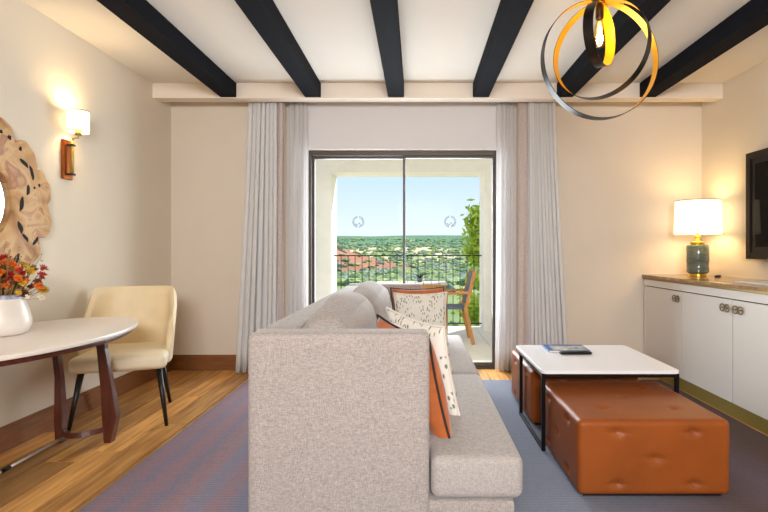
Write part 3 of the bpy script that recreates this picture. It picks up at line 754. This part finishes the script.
# ------------------------------------------------------------------ dining table, chair, vase
TX, TY, TTZ = -2.0, 2.55, .745
dt = thing('dining_table', 'oval white topped dining table with dark red wood trestle legs', 'table', (TX, TY, 0))
def oval(a, b_, p=2.0, n=72):
    return [(a*math.copysign(abs(math.cos(2*math.pi*i/n))**(2/p), math.cos(2*math.pi*i/n)), b_*math.copysign(abs(math.sin(2*math.pi*i/n))**(2/p), math.sin(2*math.pi*i/n))) for i in range(n)]
link('top', rounded_prism(oval(.415, .72), TTZ-.022, TTZ, .006), 'dining_white', dt, auto=40, smooth=True)
link('apron', rounded_prism(oval(.385, .685), TTZ-.050, TTZ-.023, .004), 'walnut_red', dt, auto=40, smooth=True)
def blade(pts, bev=.004):
    """pts: (x, y, z, width x, width y) stations of a carved leg"""
    bm = bmesh.new(); rings = []
    for x, y, z, wx, wy in pts: rings.append([bm.verts.new((x+sx*wx/2, y+sy*wy/2, z)) for sx, sy in ((-1, -1), (1, -1), (1, 1), (-1, 1))])
    for a, b_ in zip(rings, rings[1:]):
        for i in range(4): bm.faces.new((a[i], a[(i+1) % 4], b_[(i+1) % 4], b_[i]))
    bm.faces.new(list(reversed(rings[0]))); bm.faces.new(rings[-1]); bmesh.ops.recalc_face_normals(bm, faces=bm.faces)
    bmesh.ops.bevel(bm, geom=list(bm.edges), offset=bev, segments=2, profile=.5, affect='EDGES'); return done(bm)
for sy in (1, -1):
    yb = .525 if sy > 0 else -.42
    link('leg', blade([(.108, yb, 0, .042, .05), (.120, yb, .16, .088, .05), (.100, yb, .33, .070, .045), (.078, yb-.02*sy, .58, .050, .04), (.072, yb-.03*sy, .66, .062, .04), (.084, yb-.03*sy, .697, .120, .05)]), 'walnut_red', dt)
    link('leg', blade([(-.190, yb, 0, .040, .05), (-.190, yb, .16, .050, .055), (-.198, yb, .40, .034, .045), (-.208, yb-.02*sy, .60, .036, .04), (-.204, yb-.03*sy, .697, .060, .05)]), 'walnut_red', dt)
    bm = bmesh.new(); N = 12; prev = None
    for i in range(N):
        f0, f1 = i/N, (i+1)/N
        def q(f): return Vector((-.170+.265*f, yb-sy*.10*math.sin(math.pi*f)*.9, .062+.02*f))
        pass
    tube_into(bm, [q(k/16) for k in range(17)], .021, 4); bmesh.ops.recalc_face_normals(bm, faces=bm.faces)
    link('stretcher', done(bm), 'walnut_red', dt)
link('tie_rod', tube([(-.10, -.36, .055), (-.12, .43, .055)], .0085, 10), 'steel', dt, True)
link('rod_joint', tube([(-.109, -.02, .055), (-.1105, .04, .055)], .0105, 10), 'frame_black', dt, True)

ch = thing('dining_chair', 'cream leather dining chair with curved wraparound back and black legs', 'chair', (-2.045, 3.555, 0), R(18))
def shell():
    bm = bmesh.new(); nphi, nz = 44, 16; th = .042
    def pt(s, f, off):
        # s -1..1 round the plan curve, f 0..1 up; U plan: rear centre (0, .23), wings come forward
        ang = s*R(108); rx, ry = .250+.028*f, .225+.055*f
        ex = 2/3.2
        x = math.copysign(abs(math.sin(ang))**ex, math.sin(ang))*rx; y = math.copysign(abs(math.cos(ang))**ex, math.cos(ang))*ry
        nx, ny = math.sin(ang), math.cos(ang)
        cap = max(0, (abs(s)-.56)/.44); ztop = .905-.43*cap**1.5
        z = .385+(ztop-.385)*f
        # round the rim
        e = 1.0 if f < .93 else math.sqrt(max(0, 1-((f-.93)/.07)**2))
        e *= 1.0 if abs(s) < .95 else math.sqrt(max(.0, 1-((abs(s)-.95)/.05)**2))
        return Vector((x-nx*off*e, y-ny*off*e, z))
    grids = []
    for off in (-th/2, th/2):
        grids.append([[bm.verts.new(pt(-1+2*i/nphi, j/nz, off)) for i in range(nphi+1)] for j in range(nz+1)])
    A, B = grids
    for j in range(nz):
        for i in range(nphi):
            bm.faces.new((A[j][i], A[j][i+1], A[j+1][i+1], A[j+1][i])); bm.faces.new((B[j][i], B[j+1][i], B[j+1][i+1], B[j][i+1]))
    for i in range(nphi):
        bm.faces.new((A[nz][i], A[nz][i+1], B[nz][i+1], B[nz][i])); bm.faces.new((A[0][i], B[0][i], B[0][i+1], A[0][i+1]))
    for j in range(nz):
        bm.faces.new((A[j][0], A[j+1][0], B[j+1][0], B[j][0])); bm.faces.new((A[j][nphi], B[j][nphi], B[j+1][nphi], A[j+1][nphi]))
    bmesh.ops.remove_doubles(bm, verts=list(bm.verts), dist=1e-5); bmesh.ops.recalc_face_normals(bm, faces=bm.faces)
    return done(bm)
link('backrest', shell(), 'cream_leather', ch, True, auto=60)
link('seat', soft_box((-.262, -.325, .385), (.262, .20, .488), .035, (.004, .008, .014), n=16, shape=lambda w, h: Vector((w.x*(1-.10*w.y/h.y), w.y, w.z))), 'seat_leather', ch, True)
for sx in (-1, 1):
    link('leg', tube([(sx*.285, -.30, 0), (sx*.225, -.235, .40)], [.011, .021], 12), 'leg_black', ch, True)
    link('leg', tube([(sx*.225, .265, 0), (sx*.175, .150, .40)], [.011, .021], 12), 'leg_black', ch, True)

VX, VY = -2.125, 2.56
va = thing('vase', 'bulbous white glazed vase with blue rim on the dining table', 'vase', (VX, VY, TTZ+.0005))
link('body', lathe([(.085, 0), (.108, .012), (.124, .05), (.124, .08), (.112, .13), (.096, .175), (.090, .19), (.082, .19), (.09, .15), (.09, .05)], 40, cap=True), 'vase_white', va, True, auto=60)
link('rim', lathe([(.0935, .186), (.0905, .207), (.0855, .207), (.0845, .186)], 40, cap=False), 'vase_blue', va, True)
bq = thing('flower_bouquet', 'dried autumn bouquet of orange, red and yellow flowers in the white vase', 'bouquet', (VX, VY, TTZ+.06))
random.seed(33)
def flower_me(seed, kind):
    bm = bmesh.new(); rnd = random.Random(seed)
    n = 16 if kind else 26
    for i in range(n):
        t = i/n; ph = i*2.4; el = 1.35*(1-t)+.05
        d = Vector((math.cos(ph)*math.cos(el), math.sin(ph)*math.cos(el), math.sin(el))); s = d.orthogonal().normalized(); u = d.cross(s)
        L = rnd.uniform(.8, 1.1)
        vs = [bm.verts.new(d*.15), bm.verts.new(d*L*.6+s*.26+u*.06), bm.verts.new(d*L+u*.12), bm.verts.new(d*L*.6-s*.26+u*.06)]; bm.faces.new(vs)
    bmesh.ops.create_icosphere(bm, subdivisions=1, radius=.34)
    return done(bm)
fm = {c: [flower_me(i+k*7, i % 2) for i in range(2)] for k, c in enumerate(('petal_orange', 'petal_red', 'petal_yellow', 'petal_brown', 'petal_white'))}
stems = bmesh.new()
for i in range(125):
    a = random.uniform(0, 6.283); lean = random.uniform(.0, .18)
    h = random.uniform(.16, .33)-lean*.25
    if math.cos(a) > 0: lean *= 1.05
    tip = Vector((lean*math.cos(a), lean*math.sin(a), h))
    tube_into(stems, [(tip.x*.15, tip.y*.15, 0), (tip.x*.42, tip.y*.42, .12), tip], .0016, 4)
    cn = random.choices(('petal_orange', 'petal_red', 'petal_yellow', 'petal_brown', 'petal_white'), (5, 3, 6, 5, 2))[0]
    o = link('flower', random.choice(fm[cn]), cn, bq, loc=tip); s = random.uniform(.018, .036); o.scale = (s, s, s); o.rotation_euler = (random.uniform(-.6, .6), random.uniform(-.2, 1.0), a)
for i in range(46):
    a = random.uniform(0, 6.283); lean = random.uniform(.03, .17); h = random.uniform(.22, .48)-lean*.5
    tip = Vector((lean*math.cos(a), lean*math.sin(a), h))
    tube_into(stems, [(tip.x*.15, tip.y*.15, 0), (tip.x*.35, tip.y*.35, .13), tip*.8, tip], [.0016, .0015, .0012, .0005], 4)
    for k in range(6):
        p = tip*(.8+.035*k)+Vector([random.gauss(0, .007) for _ in range(3)]); bmesh.ops.create_icosphere(stems, subdivisions=1, radius=random.uniform(.002, .005), matrix=Matrix.Translation(p))
link('stems', done(stems), 'dry_stem', bq)
bm = bmesh.new()
for i in range(50):
    a = random.uniform(0, 6.283); r_ = random.uniform(.04, .15); base = Vector((r_*.4*math.cos(a), r_*.4*math.sin(a), .13)); tip = Vector((r_*math.cos(a), r_*math.sin(a), random.uniform(.16, .34)))
    s = (tip-base).cross(Vector((0, 0, 1))).normalized()*.008; mid = base.lerp(tip, .5)
    bm.faces.new([bm.verts.new(p) for p in (base, mid+s, tip, mid-s)])
o = link('leaves', done(bm), 'grass_leaf', bq)

# ------------------------------------------------------------------ burl mirror on the left wall (plane y-z)
MY, MZ = 2.69, 1.455
mi = thing('wall_mirror', 'round mirror in a wide irregular burl wood slice frame on the wall', 'mirror', (XL, MY, MZ))
def out_r(a):
    return .470+.030*math.cos(2*a)+.068*abs(math.sin(7*(a-.035)))**.6+.012*math.sin(3*a+2)+.010*math.sin(17*a)+.006*math.sin(31*a)
bm = bmesh.new(); N = 260; ri = .245; rings = []
for rad, xx in (('o', .004), ('o', .040), ('o2', .048), ('i2', .048), ('i', .040), ('i', .004)):
    row = []
    for i in range(N):
        a = 2*math.pi*i/N
        r_ = {'o': out_r(a), 'o2': out_r(a)-.012, 'i2': ri+.012, 'i': ri}[rad]
        row.append(bm.verts.new((xx, r_*math.cos(a), r_*math.sin(a))))
    rings.append(row)
rings.append(rings[0])
for a, b_ in zip(rings, rings[1:]):
    for i in range(N): bm.faces.new((a[i], a[(i+1) % N], b_[(i+1) % N], b_[i]))
bmesh.ops.recalc_face_normals(bm, faces=bm.faces)
link('burl_frame', done(bm), 'burl_wood', mi, True, auto=40)
me = lathe([(ri-.001, 0), (ri-.001, .006)], 64); link('glass', me, 'mirror_glass', mi, loc=(.012, 0, 0), rot=(0, R(90), 0))
random.seed(5)
holes = []
for (hy, hz, L, wd, an) in ((.39, .20, .07, .018, 1.9), (.33, .25, .06, .016, 2.5), (.22, .38, .022, .014, .5), (.16, .40, .018, .014, 1), (.10, .37, .04, .014, .2), (.30, .33, .02, .014, .8), (.36, .09, .05, .018, 1.4), (.45, .13, .014, .014, 0), (.41, .11, .012, .012, 0),
                            (.31, .00, .07, .018, 1.3), (.30, -.14, .06, .018, 1.9), (.34, -.20, .05, .014, 2.3), (.42, -.22, .05, .016, .9), (.27, -.33, .06, .018, .9), (-.3, .25, .06, .016, .6), (-.36, -.1, .06, .016, 1.5), (-.1, -.4, .06, .016, .2)):
    if math.hypot(hy, hz)+.035 > out_r(math.atan2(hz, hy)): continue
    bm = bmesh.new(); pts = []
    for k in range(18):
        t = 2*math.pi*k/18; lx, lz = L*.62*math.cos(t)*(1+.2*math.sin(3*t)), wd*.85*math.sin(t)*(1+.25*math.sin(2*t+hy*20))
        pts.append((.0485, hy+lx*math.cos(an)-lz*math.sin(an), hz+lx*math.sin(an)+lz*math.cos(an)))
    a = [bm.verts.new(p) for p in pts]; b_ = [bm.verts.new((.0495, p[1], p[2])) for p in pts]
    bm.faces.new(b_)
    for k in range(18): bm.faces.new((a[k], a[(k+1) % 18], b_[(k+1) % 18], b_[k]))
    link('bark_void', done(bm), 'void_black', mi)

# ------------------------------------------------------------------ wall sconce
SCX, SCY = XL, 3.44
sc = thing('wall_sconce', 'copper backed wall sconce with small lit drum shade', 'sconce', (SCX, SCY, 0))
link('back_plate', boxes([((0, -.045, 1.665), (.022, .045, 1.935))], .003, 1), 'copper', sc)
link('rod', tube([(.050, 0, 1.69), (.050, 0, 1.93)], .010, 10), 'brass', sc, True)
for z in (1.70, 1.90): link('bracket', boxes([((.02, -.018, z-.007), (.062, .018, z+.007))], .002, 1), 'leg_black', sc)
link('arm', tube([(.050, 0, 1.93), (.055, 0, 1.948), (.09, 0, 1.952), (.09, 0, 1.985)], .007, 8), 'brass', sc, True)
link('lamp_holder', lathe([(.022, 1.968), (.022, 2.01)], 16, (.09, 0)), 'brass', sc, True)
shp = [(.079, 1.985), (.079, 2.14)]
bm = bmesh.new()
def open_cyl(r0, r1, z0, z1, c=(0, 0), seg=40, th=.002):
    bm = bmesh.new(); rings = []
    for r_, z in ((r0, z0), (r1, z1), (r1-th, z1), (r0-th, z0)):
        rings.append([bm.verts.new((c[0]+r_*math.cos(2*math.pi*i/seg), c[1]+r_*math.sin(2*math.pi*i/seg), z)) for i in range(seg)])
    rings.append(rings[0])
    for a, b_ in zip(rings, rings[1:]):
        for i in range(seg): bm.faces.new((a[i], a[(i+1) % seg], b_[(i+1) % seg], b_[i]))
    bmesh.ops.recalc_face_normals(bm, faces=bm.faces); return done(bm)
sh = link('lamp_shade', open_cyl(.066, .066, 1.99, 2.135, (.09, 0)), 'lit_shade', sc, True, auto=50)
for z in (1.99, 2.13): link('trim_band', open_cyl(.0675, .0675, z, z+.006, (.09, 0), th=.003), 'shade_trim', sh, True, auto=50)
light('sconce_bulb', 'POINT', (SCX+.09, SCY, 2.085), 10, (1, .72, .36), shadow_soft_size=.05)

# ------------------------------------------------------------------ sideboard on the right
CX = 2.22
sb = thing('sideboard', 'long white sideboard with marble top and brass ring handles', 'sideboard', (0, 0, 0))
CY0, CY1 = 2.16, 4.895
link('carcass', boxes([((CX+.022, CY0, .10), (XR-.004, CY1, .894))]), 'cabinet_white', sb)
link('plinth', box((CX+.012, CY0+.004, .0), (XR-.01, CY1, .098)), 'brass', sb)
link('counter', rounded_prism([(CX-.012, CY0-.01), (XR-.003, CY0-.01), (XR-.003, CY1+.015), (CX-.012, CY1+.015)], .917, .94, .002), 'marble_brown', sb)
link('metal_trim', box((CX-.006, CY0-.005, .896), (XR-.004, CY1+.010, .916)), 'antique_brass', sb)
link('top_rail', box((CX, CY0, .836), (CX+.021, CY1-.003, .895), .001, 1), 'cabinet_white', sb)
link('painted_gap_shade', box((CX+.018, CY0+.005, .104), (CX+.0215, CY1-.031, .834)), 'void_black', sb)  # black sheet behind the doors, paints the shade in their gaps
link('end_stile', box((CX, CY1-.03, .10), (CX+.021, CY1-.003, .833), .001, 1), 'cabinet_white', sb)
edges = [2.16, 2.84, 3.52, 4.197, 4.864]
for i, (a, b_) in enumerate(zip(edges, edges[1:])):
    d = link('door', box((CX, a+.004, .102), (CX+.020, b_-.004, .828), .0015, 1), 'cabinet_white', sb)
    hy = {0: b_-.075, 1: b_-.075, 2: a+.075, 3: a+.075}[i]
    bm = bmesh.new()
    for k, dy in enumerate((-.028, .028)):
        tube_into(bm, [(CX-.010, hy+dy+.026*math.cos(2*math.pi*t/24), .765+.026*math.sin(2*math.pi*t/24)) for t in range(24)], .0042, 6, True)
        tube_into(bm, [(CX-.010, hy+dy-.024, .765), (CX-.010, hy+dy+.024, .765)], .0038, 6)
        tube_into(bm, [(CX+.001, hy+dy, .765), (CX-.010, hy+dy, .765)], .006, 6)
    link('ring_handle', done(bm), 'antique_brass', d, True)

LX, LY, LZ = 2.56, 4.56, .9405
la = thing('table_lamp', 'teal ceramic table lamp with gold neck and lit cream drum shade', 'lamp', (LX, LY, LZ))
link('foot', lathe([(.070, 0), (.072, .006), (.066, .018), (.066, .024)], 32), 'gold_leaf', la, True, auto=50)
link('body', lathe([(.075, .025), (.092, .040), (.094, .06), (.0915, .064), (.0915, .125), (.094, .13), (.094, .27), (.086, .285), (.06, .287)], 40), 'ceramic_teal', la, True, auto=40)
link('neck', lathe([(.060, .287), (.062, .292), (.062, .312), (.04, .316), (.02, .322), (.016, .345), (.028, .352), (.028, .368), (.012, .375), (.010, .42)], 28), 'gold_leaf', la, True, auto=40)
sh = link('lamp_shade', open_cyl(.196, .186, .385, .690, th=.003, seg=56), 'lit_shade', la, True, auto=50)
link('trim_band', open_cyl(.1975, .197, .385, .391, th=.003, seg=56), 'shade_trim', sh, True, auto=50)
link('trim_band', open_cyl(.188, .1875, .684, .690, th=.003, seg=56), 'shade_trim', sh, True, auto=50)
bm = bmesh.new(); [tube_into(bm, [(0, 0, .67), (.183*math.cos(a), .183*math.sin(a), .68)], .002, 5) for a in (0, 2.09, 4.19)]; tube_into(bm, [(0, 0, .42), (0, 0, .69)], .004, 6)
link('harp', done(bm), 'gold_leaf', la, True)
light('table_lamp_bulb', 'POINT', (LX, LY, LZ+.53), 8, (1, .72, .36), shadow_soft_size=.10)
rm = thing('remote_control', 'small black remote lying on the marble top next to the lamp', 'remote', (2.66, 4.42, .9405), R(50))
link('body', soft_box((-.05, -.02, 0), (.05, .02, .016), .006, n=6), 'plastic_black', rm, True)
link('key_pad', box((-.035, -.012, .0162), (.03, .012, .0172)), 'tv_frame', rm)
pd = link('paper_folder', boxes([((2.36, 3.28, .9405), (2.62, 3.72, .952))], .001, 1), 'paper'); tag(pd, 'pale paper folder lying flat on the marble sideboard top', 'folder')

# ------------------------------------------------------------------ television
tv = thing('television', 'flat black television in a brown frame on the wall', 'television', (XR, 0, 0))
TY0, TY1, TZ0, TZ1 = 2.70, 4.14, 1.105, 1.975
link('back_box', box((-.058, TY0+.03, TZ0+.03), (-.002, TY1-.03, TZ1-.03)), 'plastic_black', tv)
link('bezel', boxes([((-.08, TY0, TZ0), (-.03, TY0+.05, TZ1)), ((-.08, TY1-.05, TZ0), (-.03, TY1, TZ1)), ((-.08, TY0+.05, TZ0), (-.03, TY1-.05, TZ0+.05)), ((-.08, TY0+.05, TZ1-.05), (-.03, TY1-.05, TZ1))], .003, 1), 'tv_frame', tv)
s_ = link('inner_bezel', box((-.068, TY0+.05, TZ0+.05), (-.059, TY1-.05, TZ1-.05)), 'plastic_black', tv)
link('screen', box((-.071, TY0+.10, TZ0+.10), (-.0685, TY1-.10, TZ1-.10)), 'tv_black', tv)

# ------------------------------------------------------------------ pendant
PX, PY, PT = .928, 2.54, 2.437
pe = thing('pendant_light', 'ring pendant light of nested black bands with gold insides', 'lamp', (PX, PY, 0))
def band(Rr, width, seg=96, th=.003):
    bm = bmesh.new(); rings = []
    for r_, y in ((Rr, -width/2), (Rr, width/2), (Rr-th, width/2), (Rr-th, -width/2)):
        rings.append([bm.verts.new((r_*math.sin(2*math.pi*i/seg), y, -Rr+r_*math.cos(2*math.pi*i/seg))) for i in range(seg)])
    rings.append(rings[0])
    for q, (a, b_) in enumerate(zip(rings, rings[1:])):
        for i in range(seg):
            f = bm.faces.new((a[i], a[(i+1) % seg], b_[(i+1) % seg], b_[i])); f.material_index = 1 if q == 2 else 0
    bmesh.ops.recalc_face_normals(bm, faces=bm.faces); return done(bm)
for Rr, wd, yaw, roll, pitch, dz in ((.300, .050, 5, 0, 0, .008), (.243, .050, -42, 0, 0, 0), (.158, .050, 50, 0, 0, -.006)):
    o = link('ring', band(Rr, wd), ['ring_black', 'gold_inner'], pe, True, loc=(0, 0, PT+dz), auto=60)
    o.rotation_euler = Matrix.Rotation(R(roll), 4, 'Y').to_3x3().to_4x4().__matmul__(Matrix.Rotation(R(yaw), 4, 'Z')).to_euler()
link('stem', tube([(0, 0, PT+.012), (0, 0, 2.69)], .006, 8), 'ring_black', pe, True)
link('canopy', lathe([(.065, ZC-.022), (.065, ZC-.001)], 32), 'ring_black', pe, True, auto=50)
link('socket', lathe([(.018, PT-.085), (.020, PT-.075), (.020, PT-.018), (.008, PT-.008), (.006, PT+.004)], 20), 'ring_black', pe, True, auto=50)
bu = link('bulb', lathe([(.004, PT-.232), (.020, PT-.225), (.032, PT-.20), (.034, PT-.175), (.026, PT-.13), (.015, PT-.095), (.015, PT-.085)], 24), 'bulb_glass', pe, True)
bm = bmesh.new()
for k in range(6):
    a = k*math.pi/3; c, s_ = .011*math.cos(a), .011*math.sin(a); tube_into(bm, [(c*.4, s_*.4, PT-.10), (c, s_, PT-.14), (c*.7, s_*.7, PT-.20)], .0022, 5)
link('filament', done(bm), 'filament', bu, True)
light('pendant_bulb', 'POINT', (PX, PY, PT-.16), 9, (1, .70, .28), shadow_soft_size=.02)
